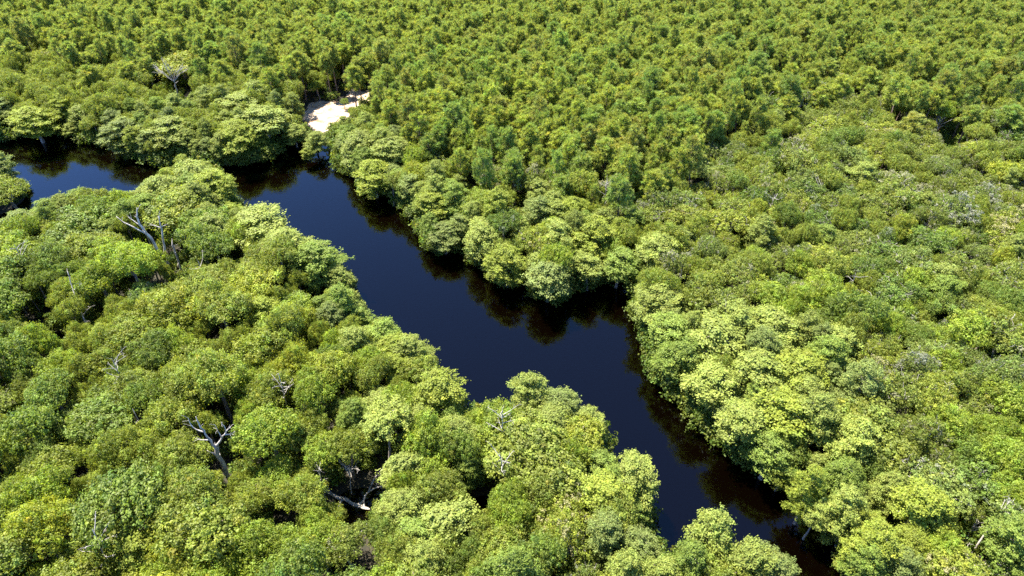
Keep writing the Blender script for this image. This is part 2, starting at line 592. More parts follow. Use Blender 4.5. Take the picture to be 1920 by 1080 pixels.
def ground_material():
    m, t, out = new_mat("forest_floor")
    N, L = t.nodes.new, t.links.new
    tc = N("ShaderNodeTexCoord")
    n1 = N("ShaderNodeTexNoise"); n1.inputs["Scale"].default_value = .25; n1.inputs["Detail"].default_value = 8
    n2 = N("ShaderNodeTexNoise"); n2.inputs["Scale"].default_value = 2.2; n2.inputs["Detail"].default_value = 6
    L(tc.outputs["Object"], n1.inputs["Vector"]); L(tc.outputs["Object"], n2.inputs["Vector"])
    cr = N("ShaderNodeValToRGB")
    e = cr.color_ramp.elements
    e[0].position, e[1].position = .36, .66
    e[0].color, e[1].color = (.010, .007, .005, 1), (.036, .020, .013, 1)
    L(n2.outputs["Fac"], cr.inputs[0])
    cr2 = N("ShaderNodeValToRGB")
    e = cr2.color_ramp.elements
    e[0].position, e[1].position = .40, .62
    e[0].color, e[1].color = (.055, .065, .02, 1), (1, 1, 1, 1)
    L(n1.outputs["Fac"], cr2.inputs[0])
    mx = N("ShaderNodeMix"); mx.data_type = "RGBA"
    L(n1.outputs["Fac"], mx.inputs["Factor"]); L(cr.outputs[0], mx.inputs["A"])
    mx.inputs["B"].default_value = (.024, .026, .010, 1)
    # below the waterline: dark mud
    geo = N("ShaderNodeNewGeometry"); sep = N("ShaderNodeSeparateXYZ")
    L(geo.outputs["Position"], sep.inputs[0])
    mr = N("ShaderNodeMapRange")
    mr.inputs["From Min"].default_value = -.1; mr.inputs["From Max"].default_value = .1
    L(sep.outputs["Z"], mr.inputs["Value"])
    m2 = N("ShaderNodeMix"); m2.data_type = "RGBA"
    L(mr.outputs[0], m2.inputs["Factor"])
    m2.inputs["A"].default_value = (.010, .007, .004, 1)
    L(mx.outputs["Result"], m2.inputs["B"])
    p = N("ShaderNodeBsdfPrincipled"); p.inputs["Roughness"].default_value = .95
    L(m2.outputs["Result"], p.inputs["Base Color"])
    L(p.outputs[0], out.inputs[0])
    return m


def sand_material():
    m, t, out = new_mat("pale_sand")
    N, L = t.nodes.new, t.links.new
    tc = N("ShaderNodeTexCoord")
    n1 = N("ShaderNodeTexNoise"); n1.inputs["Scale"].default_value = .5; n1.inputs["Detail"].default_value = 8
    L(tc.outputs["Object"], n1.inputs["Vector"])
    cr = N("ShaderNodeValToRGB")
    e = cr.color_ramp.elements
    e[0].position, e[1].position = .36, .52
    e[0].color, e[1].color = (.21, .13, .075, 1), (.42, .315, .215, 1)
    L(n1.outputs["Fac"], cr.inputs[0])
    p = N("ShaderNodeBsdfPrincipled"); p.inputs["Roughness"].default_value = .95
    L(cr.outputs[0], p.inputs["Base Color"])
    bp = N("ShaderNodeBump"); bp.inputs["Strength"].default_value = .4; bp.inputs["Distance"].default_value = .15
    n3 = N("ShaderNodeTexNoise"); n3.inputs["Scale"].default_value = 2.5; n3.inputs["Detail"].default_value = 5
    L(tc.outputs["Object"], n3.inputs["Vector"]); L(n3.outputs["Fac"], bp.inputs["Height"]); L(bp.outputs[0], p.inputs["Normal"])
    L(p.outputs[0], out.inputs[0])
    return m


def water_material():
    m, t, out = new_mat("dark_river_water")
    N, L = t.nodes.new, t.links.new
    tc = N("ShaderNodeTexCoord")
    mp = N("ShaderNodeMapping"); mp.inputs["Rotation"].default_value = (0, 0, .6); mp.inputs["Scale"].default_value = (1, 1.8, 1)
    L(tc.outputs["Object"], mp.inputs[0])
    n1 = N("ShaderNodeTexNoise"); n1.inputs["Scale"].default_value = 1.3; n1.inputs["Detail"].default_value = 4
    n2 = N("ShaderNodeTexNoise"); n2.inputs["Scale"].default_value = .06; n2.inputs["Detail"].default_value = 3
    L(mp.outputs[0], n1.inputs["Vector"]); L(tc.outputs["Object"], n2.inputs["Vector"])
    ml = N("ShaderNodeMath"); ml.operation = "MULTIPLY"
    L(n1.outputs["Fac"], ml.inputs[0]); L(n2.outputs["Fac"], ml.inputs[1])
    bp = N("ShaderNodeBump"); bp.inputs["Strength"].default_value = .5; bp.inputs["Distance"].default_value = .045
    L(ml.outputs[0], bp.inputs["Height"])
    tr = N("ShaderNodeBsdfTransparent"); tr.inputs["Color"].default_value = (.17, .12, .08, 1)
    gl = N("ShaderNodeBsdfGlossy"); gl.inputs["Roughness"].default_value = .03; gl.inputs["Color"].default_value = (.80, .93, 1, 1)
    L(bp.outputs[0], gl.inputs["Normal"])
    fr = N("ShaderNodeFresnel"); fr.inputs["IOR"].default_value = 1.37
    L(bp.outputs[0], fr.inputs["Normal"])
    mx = N("ShaderNodeMixShader")
    L(fr.outputs[0], mx.inputs[0]); L(tr.outputs[0], mx.inputs[1]); L(gl.outputs[0], mx.inputs[2])
    L(mx.outputs[0], out.inputs[0])
    return m


M_GROUND = ground_material()
xs = np.concatenate([[-4000, -1500, -700, -450], np.arange(-320, 321, 2.0), [450, 700, 1500, 4000]])
ys = np.concatenate([[-4000, -1200, -400, -100], np.arange(0, 361, 2.0), [480, 800, 1600, 4000, 8000]])


def far_flat(p):
    z = ground_height(p)
    edge = np.maximum(np.abs(p[:, 0]) - 320, np.maximum(-p[:, 1], p[:, 1] - 360))
    return np.where(edge > 0, .7, z)


obj("forest_floor", grid_mesh("forest_floor", xs, ys, far_flat, M_GROUND), kind="structure")
wm = grid_mesh("river_water", np.linspace(-330, 330, 23), np.linspace(-10, 330, 13), lambda p: np.zeros(len(p)), water_material())
obj("river", wm, kind="structure")

# sandy beach: the cells of a fine grid that lie inside the traced outline
bx = np.arange(SAND[:, 0].min() - 1, SAND[:, 0].max() + 1, .5)
by = np.arange(SAND[:, 1].min() - 1, SAND[:, 1].max() + 1, .5)
gx, gy = np.meshgrid(bx, by)
pp = np.stack([gx.ravel(), gy.ravel()], 1)
sdn = poly_dist(pp, SAND) + .5 * np.sin(pp[:, 0] * 1.3) * np.cos(pp[:, 1] * .9)
gi = np.arange(len(pp)).reshape(gx.shape)
ff = np.stack([gi[:-1, :-1].ravel(), gi[:-1, 1:].ravel(), gi[1:, 1:].ravel(), gi[1:, :-1].ravel()], 1)
ff = ff[(sdn[ff] < 0).all(1)]
used = np.unique(ff)
remap = np.full(len(pp), -1); remap[used] = np.arange(len(used))
# sits on the ground sheet: interpolate the sheet's own 2 m cells, then lift a little
gz = ground_height(pp[used]) + .06
sm = bpy.data.meshes.new("sandy_beach")
sm.from_pydata(np.concatenate([pp[used], gz[:, None]], 1).tolist(), [], remap[ff].tolist())
sm.polygons.foreach_set("use_smooth", np.ones(len(ff), bool))
sm.materials.append(sand_material())
obj("sandy_beach", sm, kind="structure")

# ------------------------------------------------------------------ where the trees stand
trees = []        # dict(kind, p(2), R, H(scale z), tone, land)


def in_poly(px, py, poly):
    ins = False
    for (ax, ay), (bx_, by_) in zip(poly, poly[1:] + poly[:1]):
        if (ay > py) != (by_ > py) and px < (bx_ - ax) * (py - ay) / (by_ - ay) + ax:
            ins = not ins
    return ins


PINE_LINE = [(-400, 30), (0, 45), (150, 62), (300, 80), (480, 110), (560, 150), (700, 195), (760, 240), (900, 290), (1050, 330), (1200, 330), (1300, 285), (1400, 205), (1500, 150), (1620, 105), (1700, 150), (1800, 165), (1920, 120), (2400, 60)]
PL = np.array(PINE_LINE, float)
CYP_ZONES = [([(1220, 640), (1300, 590), (1420, 580), (1560, 620), (1600, 680), (1540, 760), (1520, 850), (1380, 830), (1280, 730)], .92),
             ([(640, 770), (760, 720), (900, 700), (950, 760), (900, 830), (820, 900), (760, 960), (900, 1060), (780, 1050), (700, 900)], .5),
             ([(0, 420), (240, 350), (360, 290), (440, 330), (560, 440), (650, 480), (560, 480), (380, 420), (200, 410)], .6),
             ([(-200, 190), (60, 180), (250, 190), (420, 170), (560, 190), (560, 310), (-200, 310)], .5),
             ([(640, 240), (780, 260), (900, 360), (1000, 360), (1260, 420), (1260, 600), (1000, 560), (700, 360)], .62),
             ([(1540, 900), (1700, 900), (1720, 1080), (1560, 1080)], .7)]
HARD_BRIGHT = [(1240, 330, 60), (1550, 200, 70), (1810, 145, 60), (1590, 560, 50), (1840, 480, 60)]


def kind_at(px, py, sd):
    lim = np.interp(px, PL[:, 0], PL[:, 1])
    u = rng.uniform()
    if py < lim + rng.normal(0, 14):
        return "pine" if u < (.95 if py < lim - 60 else .78) else "hardwood"
    for poly, pr in CYP_ZONES:
        if in_poly(px, py, poly):
            if u < pr:
                return "cypress"
            return "hardwood" if rng.uniform() < .75 or px < 900 else "oak"
    if sd < 6:
        return "cypress" if u < .72 else "hardwood"
    if py < lim + 110 and u < .62 * (1 - (py - lim) / 110):
        return "pine"
    if px > 1040 or (px > 900 and 300 < py < 600):
        return "oak" if u < .74 else ("hardwood" if u < .94 else "cypress")
    return "hardwood" if u < .90 else ("oak" if u < .96 else "cypress")


TONES = {  # object colour multiplies the leaf colour
    "cypress": [("pale yellow-green", (1.06, 1.04, 1.05)), ("soft green", (.86, .95, .8)), ("golden green", (1.08, 1.06, .7)), ("grey-green", (.88, .90, 1.15))],
    "hardwood": [("mid green", (1, 1, 1)), ("dark green", (.74, .84, .9)), ("bright green", (1.08, 1.16, .9)), ("yellow-green", (1.22, 1.16, .9))],
    "oak": [("olive green", (1.05, .98, 1.0)), ("dark green", (.78, .87, .9)), ("grey-green", (.96, .94, 1.2)), ("yellow-green", (1.35, 1.2, 1.0))],
    "pine": [("yellow-green", (1.08, 1.06, .9)), ("mid green", (.85, .95, .95)), ("dark green", (.76, .85, .9)), ("olive green", (1.02, .93, 1.0))],
}
TW = {"cypress": (.5, .25, .12, .13), "hardwood": (.46, .22, .22, .10), "oak": (.42, .2, .22, .16), "pine": (.48, .3, .1, .12)}
SPAN = {"hardwood": 0.58, "cypress": .64, "oak": .58, "pine": .62}
cell = 6.0
gridh = {}


def hash_add(t):
    gridh.setdefault((int(t["p"][0] // cell), int(t["p"][1] // cell)), []).append(t)


def fits(p, r, k):
    ix, iy = int(p[0] // cell), int(p[1] // cell)
    for i in range(ix - 2, ix + 3):
        for j in range(iy - 2, iy + 3):
            for q in gridh.get((i, j), ()):
                if (p[0] - q["p"][0]) ** 2 + (p[1] - q["p"][1]) ** 2 < (k * (r + q["R"]) * q.get("pad", 1)) ** 2:
                    return False
    return True


def add_tree(kind, p, R, H=None, tone=None, label=None, name=None, proto=None, group=None, pad=1.0):
    P = PROTO[kind]
    i = proto if proto is not None else int(rng.integers(len(P)))
    s = R / P[i]["R"]
    base = kind.replace("flat_", "")
    zs = (H / P[i]["H"]) if H else s * rng.uniform(.86, 1.16) * (1.0 if base != "pine" else rng.uniform(.95, 1.1))
    if base == "pine" and not H:
        zs = rng.uniform(.78, 1.1)
    if tone is None:
        f = np.array([math.sin(p[0] * .071 + q * 1.9 + p[1] * .043 * (q - 1.5)) * math.cos(p[1] * .063 + q * 2.3) for q in range(4)])
        pw = np.array(TW[base]) * np.exp(1.3 * f)
        ti = int(rng.choice(4, p=pw / pw.sum()))
    else:
        ti = tone
    t = dict(kind=base, pk=kind, proto=i, p=np.array(p[:2], float), R=R, s=s, zs=zs, H=zs * P[i]["H"], tone=ti, label=label, name=name, group=group, rot=rng.uniform(0, 6.283), pad=pad,
             tv=rng.normal(0, .07))
    trees.append(t)
    hash_add(t)
    return t


def place(kind, px, py, wpx, tone, label=None, H=None, group=None, proto=None, pad=1.0):
    """A tree whose crown the photograph shows centred on px, py and wpx pixels wide."""
    P = PROTO[kind]
    H0 = H or P[0]["H"]
    c = ground_at(px, py, H0 * (.72 if kind != "pine" else .8))
    dep = to_pixel(c)[2]
    R = wpx / 2 * dep / FPX * 1.02
    if H is None:
        i = proto if proto is not None else int(np.argmin([abs(q["R"] - R) for q in P]))
        H0 = P[i]["H"] * (R / P[i]["R"]) ** .6
        c = ground_at(px, py, H0 * (.72 if kind != "pine" else .8))
        proto = i
    return add_tree(kind, c, R, H0, tone, label, None, proto, group, pad)


# trees that one can point to in the photograph
L_ = [
    ("flat_cypress", 722, 812, 88, 0, "flat-topped pale cypress on a tall bare trunk above the fallen log", 11.5),
    ("cypress", 826, 742, 108, 2, "golden-green cypress with clumped crown at the bend beside the grey willow thicket", 11),
    ("cypress", 660, 788, 62, 1, "small soft green cypress just behind the flat-topped cypress", 10),
    ("cypress", 856, 818, 86, 0, "pale cypress between the golden cypress and the broad hardwood on the bend", 10),
    ("cypress", 768, 888, 80, 0, "pale cypress between the flat-topped cypress and the forest pool", 9),
    ("cypress", 850, 985, 104, 0, "pale feathery cypress in front of the dark forest pool near the bottom edge", 9),
    ("hardwood", 985, 850, 190, 0, "broad mid green hardwood filling the middle of the near river bend", 12),
    ("hardwood", 945, 800, 120, 2, "bright green hardwood with bare white twigs beside the bend of the river", 11),
    ("cypress", 990, 748, 66, 0, "pale cypress at the outermost point of the near bend", 11),
    ("cypress", 1052, 765, 90, 3, "grey-green feathery cypress leaning over the water on the near bend", 9.5),
    ("hardwood", 1085, 820, 110, 3, "yellow-green hardwood behind the grey-green cypress of the near bend", 10),
    ("cypress", 1125, 935, 118, 2, "round golden cypress beside the open water on the near point", 10),
    ("cypress", 1195, 905, 92, 0, "pale cypress at the outer tip of the near point", 10),
    ("cypress", 1330, 1015, 76, 0, "ragged pale cypress standing up against the water near the bottom edge", 12),
    ("cypress", 1300, 1060, 80, 1, "soft green cypress behind the ragged one near the bottom edge", 11),
    ("cypress", 1418, 1064, 84, 0, "pale open cypress at the last bottom corner of the near bank", 11),
    ("cypress", 1521, 912, 62, 2, "tall golden cypress leaning out over the water from the sunny bank", 12),
    ("cypress", 1527, 965, 48, 0, "slim pale cypress hanging over the narrow inlet of the river", 8),
    ("cypress", 1466, 886, 40, 2, "small golden cypress alone at the water's edge beside the tall leaning one", 6),
    ("cypress", 1602, 962, 84, 0, "pale cypress on the sunny bank beside the narrow inlet", 11),
    ("cypress", 1640, 1022, 96, 2, "golden cypress near the bottom edge beside the conical bright tree", 11),
    ("cypress", 1622, 1048, 70, 1, "soft green cypress at the inlet near the bottom edge", 10),
    ("hardwood", 1766, 1030, 72, 2, "bright green conical broadleaf tree beside the leaning dead trunk", 9),
    ("cypress", 1340, 640, 110, 0, "big pale cypress at the upper end of the pale cypress grove", 11),
    ("cypress", 1450, 622, 120, 0, "broad pale cypress at the top of the pale cypress grove", 11),
    ("cypress", 1415, 705, 115, 0, "broad pale cypress in the heart of the pale cypress grove", 11),
    ("cypress", 1500, 700, 110, 2, "golden cypress in the heart of the pale cypress grove", 11),
    ("cypress", 1560, 655, 80, 0, "pale cypress on the inland edge of the pale cypress grove", 10),
    ("cypress", 1335, 720, 90, 0, "pale cypress of the grove standing right on the river bank", 10),
    ("cypress", 1395, 790, 96, 0, "pale cypress at the lower waterside end of the grove", 10),
    ("cypress", 1480, 790, 110, 2, "golden cypress at the lower end of the pale grove", 10.5),
    ("cypress", 1445, 845, 84, 1, "soft green cypress below the grove, over the shaded water", 9),
    ("cypress", 1285, 665, 80, 1, "soft green cypress on the bank just upstream of the pale grove", 10),
    ("hardwood", 482, 540, 104, 3, "yellow-green hardwood glowing among darker crowns beside the near bank", 12),
    ("hardwood", 150, 425, 120, 1, "dark green hardwood on the peninsula behind the white snag", 12),
    ("hardwood", 330, 398, 110, 0, "mid green hardwood behind the forked white dead tree", 12),
    ("hardwood", 385, 420, 90, 1, "dark green hardwood between the forked dead tree and the river", 12),
    ("cypress", 358, 336, 92, 0, "pale cypress at the very tip of the peninsula", 11),
    ("cypress", 304, 360, 76, 0, "pale cypress beside the peninsula's tip, over the far channel", 11),
    ("cypress", 398, 360, 72, 2, "golden cypress on the river side of the peninsula's tip", 11),
    ("cypress", 405, 440, 84, 0, "pale cypress with bare stems beside the forked dead tree", 11),
    ("cypress", 492, 425, 96, 0, "pale cypress on the peninsula bank just below its tip", 11),
    ("cypress", 545, 470, 94, 0, "pale cypress with sprays out over the river on the peninsula bank", 11),
    ("cypress", 604, 490, 84, 1, "soft green cypress jutting into the river from the peninsula bank", 11),
    ("hardwood", 14, 352, 76, 0, "lone mid green hardwood beyond the narrow side channel", 11),
    ("hardwood", -36, 352, 80, 1, "dark hardwood beyond the side channel, cut by the picture edge", 11),
    ("hardwood", 596, 166, 34, 2, "small round bright tree with bare trunk standing on the sandy beach", 6.2),
    ("hardwood", 645, 196, 16, 1, "small dark bush-like tree in the middle of the sandy beach", 3.4),
    ("cypress", 590, 258, 42, 0, "small pale cypress standing in the water before the sandy beach", 7),
    ("cypress", 578, 282, 26, 2, "tiny golden cypress in the water in front of the beach", 4),
    ("cypress", 552, 243, 44, 0, "pale cypress on two white stems at the beach's shaded corner", 7),
    ("cypress", 500, 225, 84, 0, "broad pale cypress between the beach and the grey bare tree", 11),
    ("cypress", 445, 205, 80, 0, "pale cypress behind the bank where the side channel meets the river", 11),
    ("cypress", 446, 252, 76, 2, "golden cypress overhanging the confluence from the far bank", 10),
    ("cypress", 318, 252, 76, 0, "pale cypress on the far bank facing the peninsula's tip", 10),
    ("cypress", 235, 245, 76, 3, "grey-green cypress hanging over the far side channel", 9),
    ("cypress", 60, 222, 76, 2, "golden cypress on the far bank of the side channel, near the picture edge", 10),
    ("cypress", 132, 238, 30, 2, "small golden cypress at the far channel's edge", 5),
    ("hardwood", 340, 118, 100, 3, "yellow-green hardwood around the grey bare tree on the far bank", 11),
    ("hardwood", 190, 90, 70, 2, "bright hardwood in front of the pine stand on the far bank", 11),
    ("cypress", 680, 272, 84, 0, "pale cypress at the upstream corner of the sunny bank", 10),
    ("cypress", 735, 290, 80, 0, "pale cypress just inland of the corner near the beach", 11),
    ("cypress", 700, 322, 70, 2, "golden cypress over the water below the beach corner", 9.5),
    ("hardwood", 735, 340, 56, 0, "mid green hardwood at the bank below the beach corner", 9),
    ("cypress", 812, 388, 72, 2, "golden cypress on the first bulge of the sunny bank", 9.5),
    ("hardwood", 905, 380, 86, 2, "bright green hardwood behind the first bulge of the sunny bank", 11),
    ("cypress", 832, 438, 66, 3, "grey-green cypress drooping to the water on the first bulge", 7),
    ("cypress", 905, 440, 70, 0, "pale cypress on the bank between the two bulges", 9.5),
    ("cypress", 950, 485, 74, 2, "golden cypress over the dark tree reflection on the sunny bank", 9.5),
    ("cypress", 1030, 515, 76, 3, "grey-green cypress on the little point of the sunny bank", 9),
    ("cypress", 1045, 450, 76, 0, "pale cypress with a white stem behind the little point", 11),
    ("cypress", 1070, 402, 66, 2, "golden cypress inland of the little point", 11),
    ("cypress", 1015, 375, 54, 0, "slim pale cypress inland of the first bulge", 11),
    ("cypress", 1112, 445, 90, 2, "broad golden cypress above the shaded cove", 11),
    ("cypress", 1105, 498, 60, 0, "pale cypress with sprays over the shaded cove", 8.5),
    ("cypress", 1160, 490, 66, 1, "soft green cypress at the head of the shaded cove", 9),
    ("cypress", 1245, 480, 90, 0, "pale cypress on the downstream side of the shaded cove", 11),
    ("hardwood", 1215, 522, 52, 1, "dark green hardwood in the corner of the shaded cove", 8),
    ("cypress", 1235, 570, 92, 0, "pale cypress below the cove reaching out over the river", 10),
    ("cypress", 1255, 625, 80, 1, "soft green cypress on the bank between cove and grove", 9.5),
    ("oak", 1540, 490, 110, 3, "big pale yellow-green oak dome in the middle of the scrub wood", 9),
    ("hardwood", 1590, 560, 46, 3, "slender yellow-green tree rising from the middle of the oak scrub", 11),
    ("hardwood", 1695, 590, 40, 2, "small bright green tree among dark scrub oaks", 9),
    ("hardwood", 1462, 175, 52, 3, "yellow-green broadleaf at the lower edge of the pine stand", 11),
    ("hardwood", 1810, 140, 64, 2, "bright green broadleaf below the tall pines near the picture edge", 8),
    ("oak", 1735, 175, 100, 2, "wide grey-green oak by the bare soil patch", 8.5),
    ("oak", 1640, 165, 110, 0, "wide olive green oak below the white brush pile at the pine edge", 8.5),
    ("hardwood", 1640, 800, 150, 0, "wide mid green hardwood with dense crown behind the grove", 11),
    ("hardwood", 1640, 870, 84, 1, "dark green hardwood in the shade behind the grove", 9),
]
for (k, x, y, wp, tone, lab, H) in L_:
    place(k, x, y, wp, tone, lab, H, pad=.9)

# crowns along both banks
def along(poly_w, side_in, zt, inward, step):
    acc = 0.0
    for i in range(len(poly_w) - 1):
        a, b = poly_w[i], poly_w[i + 1]
        ln = np.linalg.norm(b - a)
        t = 0.0
        while acc + (ln - t) >= step:
            t += step - acc
            acc = 0.0
            q = a + (b - a) * (t / ln)
            nrm = unit(np.array([-(b - a)[1], (b - a)[0]]))
            R = rng.uniform(2.0, 3.1)
            yield q + nrm * (inward * R + rng.uniform(-.3, .5)), R
        acc += ln - t


def visible(p, H, m=170):
    px, py, dep = to_pixel((p[0], p[1], H * .8))
    if dep < 5:
        return False
    px2, py2, _ = to_pixel((p[0], p[1], 0))
    return -m - 60 < px < 1920 + m + 60 and -m < py and (py < 1080 + m or py2 < 1080 + m)


def allowed(p, R):
    if seg_dist(p)[0] < -2.6:
        return False
    for c, r in pools + clear:
        if np.linalg.norm(p - c) < r + R * .45:
            return False
    # nothing may stand between the lens and a clearing it looks into
    sdp = poly_dist(p, SAND)[0]
    return sdp > R * .45


def open_view(p, R, H):
    """Keeps the low openings seen in the photograph (pools, bare soil, the log, the beach) open to view."""
    px, py, dep = to_pixel((p[0], p[1], H))
    bx_, by_, _ = to_pixel((p[0], p[1], H * .3))
    wpx = R * FPX / dep
    for (x, y, r) in OPEN:
        if abs(px - x) < wpx * .62 + r and py - wpx * .3 - r * .5 < y < by_ + wpx * .2:
            return False
    return True


OPEN = [(672, 965, 24), (650, 935, 21), (690, 940, 21), (665, 915, 14), (905, 965, 10), (540, 1012, 10), (415, 850, 22), (420, 820, 22), (318, 490, 22), (322, 468, 20), (300, 450, 18), (275, 430, 12), (1790, 257, 19), (1800, 264, 14), (1822, 1040, 20), (1838, 1015, 18), (1865, 985, 12), (602, 222, 15), (645, 208, 9), (682, 186, 13), (600, 190, 9), (110, 645, 8), (716, 882, 18), (718, 905, 14), (322, 135, 30), (335, 166, 22), (298, 150, 20), (1205, 342, 4), (880, 366, 5), (155, 590, 6), (560, 255, 5)]

for w_line, zt, inward, step in ((far_w, 2, .78, 3.1), (near_w, 8, .86, 3.0)):
    for p, R in along(w_line, 1, zt, inward, step):
        H = R * 3.1 if zt > 5 else R * rng.uniform(2.6, 3.4)
        if not visible(p, H) or not allowed(p, R) or not fits(p, R, .5) or not open_view(p, R, H):
            continue
        if rng.uniform() < .74:
            add_tree("cypress", p, R, H)
        else:
            add_tree("hardwood", p, R * 1.05, R * 3.0)

# the forest behind
cand = np.stack([rng.uniform(-300, 300, 90000), rng.uniform(12, 345, 90000)], 1)
csd = seg_dist(cand)
for p, sdv in zip(cand, csd):
    if sdv < .6:
        continue
    px, py, dep = to_pixel((p[0], p[1], 9.0))
    if dep < 5 or px < -260 or px > 2180 or py < -150 or py > 1300:
        continue
    k = kind_at(px, py, sdv)
    if k == "hardwood":
        R = rng.uniform(2.0, 5.2) if px < 1040 and py > 330 else rng.uniform(2.2, 3.8)
    elif k == "cypress":
        R = rng.uniform(2.2, 3.5)
    elif k == "oak":
        R = rng.uniform(2.5, 5.2)
    else:
        R = rng.uniform(2.2, 3.4)
    if not fits(p, R, SPAN[k] * .88):
        continue
    P0 = PROTO[k][0]["H"] * (R / PROTO[k][0]["R"]) ** .5
    if not allowed(p, R) or not open_view(p, R, P0 * 1.05) or not visible(p, P0):
        continue
    add_tree(k, p, R, None if k == "pine" else P0 * rng.uniform(.82, 1.24))

# young trees in the gaps that are left
cand = np.stack([rng.uniform(-300, 300, 60000), rng.uniform(12, 345, 60000)], 1)
csd = seg_dist(cand)
for p, sdv in zip(cand, csd):
    if sdv < .8:
        continue
    px, py, dep = to_pixel((p[0], p[1], 7.0))
    if dep < 5 or px < -120 or px > 2040 or py < -60 or py > 1200:
        continue
    R = rng.uniform(1.3, 2.1)
    if not fits(p, R, .60):
        continue
    k = kind_at(px, py, sdv)
    P0 = PROTO[k][0]["H"] * (R / PROTO[k][0]["R"]) ** .45
    if not allowed(p, R) or not open_view(p, R, P0):
        continue
    t = add_tree(k, p, R, P0 * rng.uniform(.8, 1.15))

# ------------------------------------------------------------------ labels
MARKS = [("the sandy beach", 620, 215), ("the forked white dead tree", 310, 465), ("the bleached branching snag", 417, 840), ("the fallen log", 665, 940), ("the flat-topped cypress", 722, 830),
         ("the grey bare tree", 320, 140), ("the leaning dead trunk", 1850, 1000), ("the bare soil patch", 1790, 255), ("the white brush pile", 1650, 108), ("the peninsula's tip", 365, 315),
         ("the side channel", 140, 320), ("the confluence", 470, 300), ("the first bank bulge", 830, 420), ("the little point", 1030, 520), ("the shaded cove", 1150, 500), ("the pale grove", 1430, 700),
         ("the narrow inlet", 1560, 960), ("the near point", 1200, 920), ("the near bend", 990, 760), ("the yellow-green hardwood", 482, 540), ("the conical bright tree", 1766, 1030),
         ("the beach corner", 690, 280), ("the pale oak dome", 1540, 490), ("the slender yellow tree", 1590, 560), ("the grey mossy snag", 1132, 380), ("the white snag", 130, 520),
         ("the bottom corner", 100, 1040), ("the bottom edge", 420, 1050), ("the far pine stand", 960, 40), ("the top corner", 80, 40), ("the far pine corner", 1840, 40), ("the middle of the pine stand", 1050, 180),
         ("the pine stand's lower edge", 1000, 310), ("the slanting white pole", 275, 805), ("the small bright tree", 1695, 590), ("the grey mossy oaks", 1880, 400), ("the broad bend hardwood", 985, 850),
         ("the wide dense hardwood", 1640, 800), ("the dark forest pool", 905, 965), ("the tall pines by the edge", 1840, 95), ("the scrub wood's edge", 1880, 700), ("the bottom scrub", 1700, 1060), ("the pine and oak border", 1330, 330)]
KNAME = {"cypress": "bald_cypress", "hardwood": "hardwood_tree", "oak": "scrub_oak", "pine": "pine_tree"}
KWORD = {"cypress": "cypress", "hardwood": "hardwood", "oak": "scrub oak", "pine": "pine"}
KGROUP = {"cypress": "cypresses", "hardwood": "hardwoods", "oak": "scrub oaks", "pine": "pines"}
SIZES = {"cypress": (2.45, 3.0), "hardwood": (2.9, 3.7), "oak": (2.9, 3.6), "pine": (2.4, 2.8)}
seen_n = {}
for t in trees:
    t["px"], t["py"], t["dep"] = to_pixel((t["p"][0], t["p"][1], t["H"] * .8))
    t["app"] = t["R"] * math.sqrt(t["H"]) / t["dep"] + (99 if t["label"] else 0)
    if not (-40 < t["px"] < 1960 and -30 < t["py"] < 1140):
        t["app"] *= .05
singles = []
stuffed = {}
for k in KNAME:
    ks = sorted([t for t in trees if t["kind"] == k], key=lambda t: -t["app"])
    singles += ks[:298]
    stuffed[k] = ks[298:]


def auto_label(t):
    x, y = t["px"], t["py"]
    sc = 1 + 1.6 * np.clip((y + 60) / 1140, 0, 1)
    best = sorted(MARKS, key=lambda m: math.hypot((m[1] - x), (m[2] - y) * 1.3))[0]
    dx, dy = x - best[1], y - best[2]
    d = math.hypot(dx, dy * 1.3) / (26 * sc)
    if abs(dy) * 1.3 > abs(dx):
        rel = "behind" if dy < 0 else "in front of"
    else:
        rel = "left of" if dx < 0 else "right of"
    step = ["right by", "one crown", "two crowns", "three crowns", "four crowns", "five crowns", "six crowns", "some way"][min(7, int(d + .5))]
    a, b = SIZES[t["kind"]]
    size = "small" if t["R"] < a else ("large" if t["R"] > b else "mid-sized")
    shape = ""
    q = t["zs"] / t["s"]
    if t["kind"] != "pine":
        shape = "tall " if q > 1.12 else ("low broad " if q < .93 else "")
    where = f"{step} {rel} {best[0]}" if step != "right by" else f"right by {best[0]}"
    if len(f"{size} {shape}{TONES[t['kind']][t['tone']][0]} {KWORD[t['kind']]} {where}".replace("-", " ").split()) > 16:
        shape = ""
    return f"{size} {shape}{TONES[t['kind']][t['tone']][0]} {KWORD[t['kind']]} {where}", f"{KGROUP[t['kind']]} around {best[0]}"


# ------------------------------------------------------------------ trees as objects
def build_tree(t):
    P = PROTO[t["pk"]][t["proto"]]
    z = float(ground_height(t["p"])[0])
    e = bpy.data.objects.new(KNAME[t["kind"]], None)
    COL.objects.link(e)
    e.empty_display_size = .5
    e.location = (t["p"][0], t["p"][1], max(z, -.35))
    e.rotation_euler = (rng.normal(0, .05), rng.normal(0, .05), t["rot"])
    an = math.exp(rng.normal(0, .09))
    e.scale = (t["s"] * an, t["s"] / an, t["zs"])
    lab, grp = auto_label(t)
    e["label"] = t["label"] or lab
    e["category"] = {"cypress": "cypress tree", "hardwood": "broadleaf tree", "oak": "oak tree", "pine": "pine tree"}[t["kind"]]
    e["group"] = t["group"] or grp
    c = TONES[t["kind"]][t["tone"]][1]
    v = math.exp(t["tv"])
    for nm, me in (("trunk", P["trunk"]), ("crown", P["crown"])):
        o = bpy.data.objects.new(nm, me)
        COL.objects.link(o)
        o.parent = e
        o.color = (c[0] * v, c[1] * v, c[2] * v, 1)
    return e


for t in singles:
    build_tree(t)


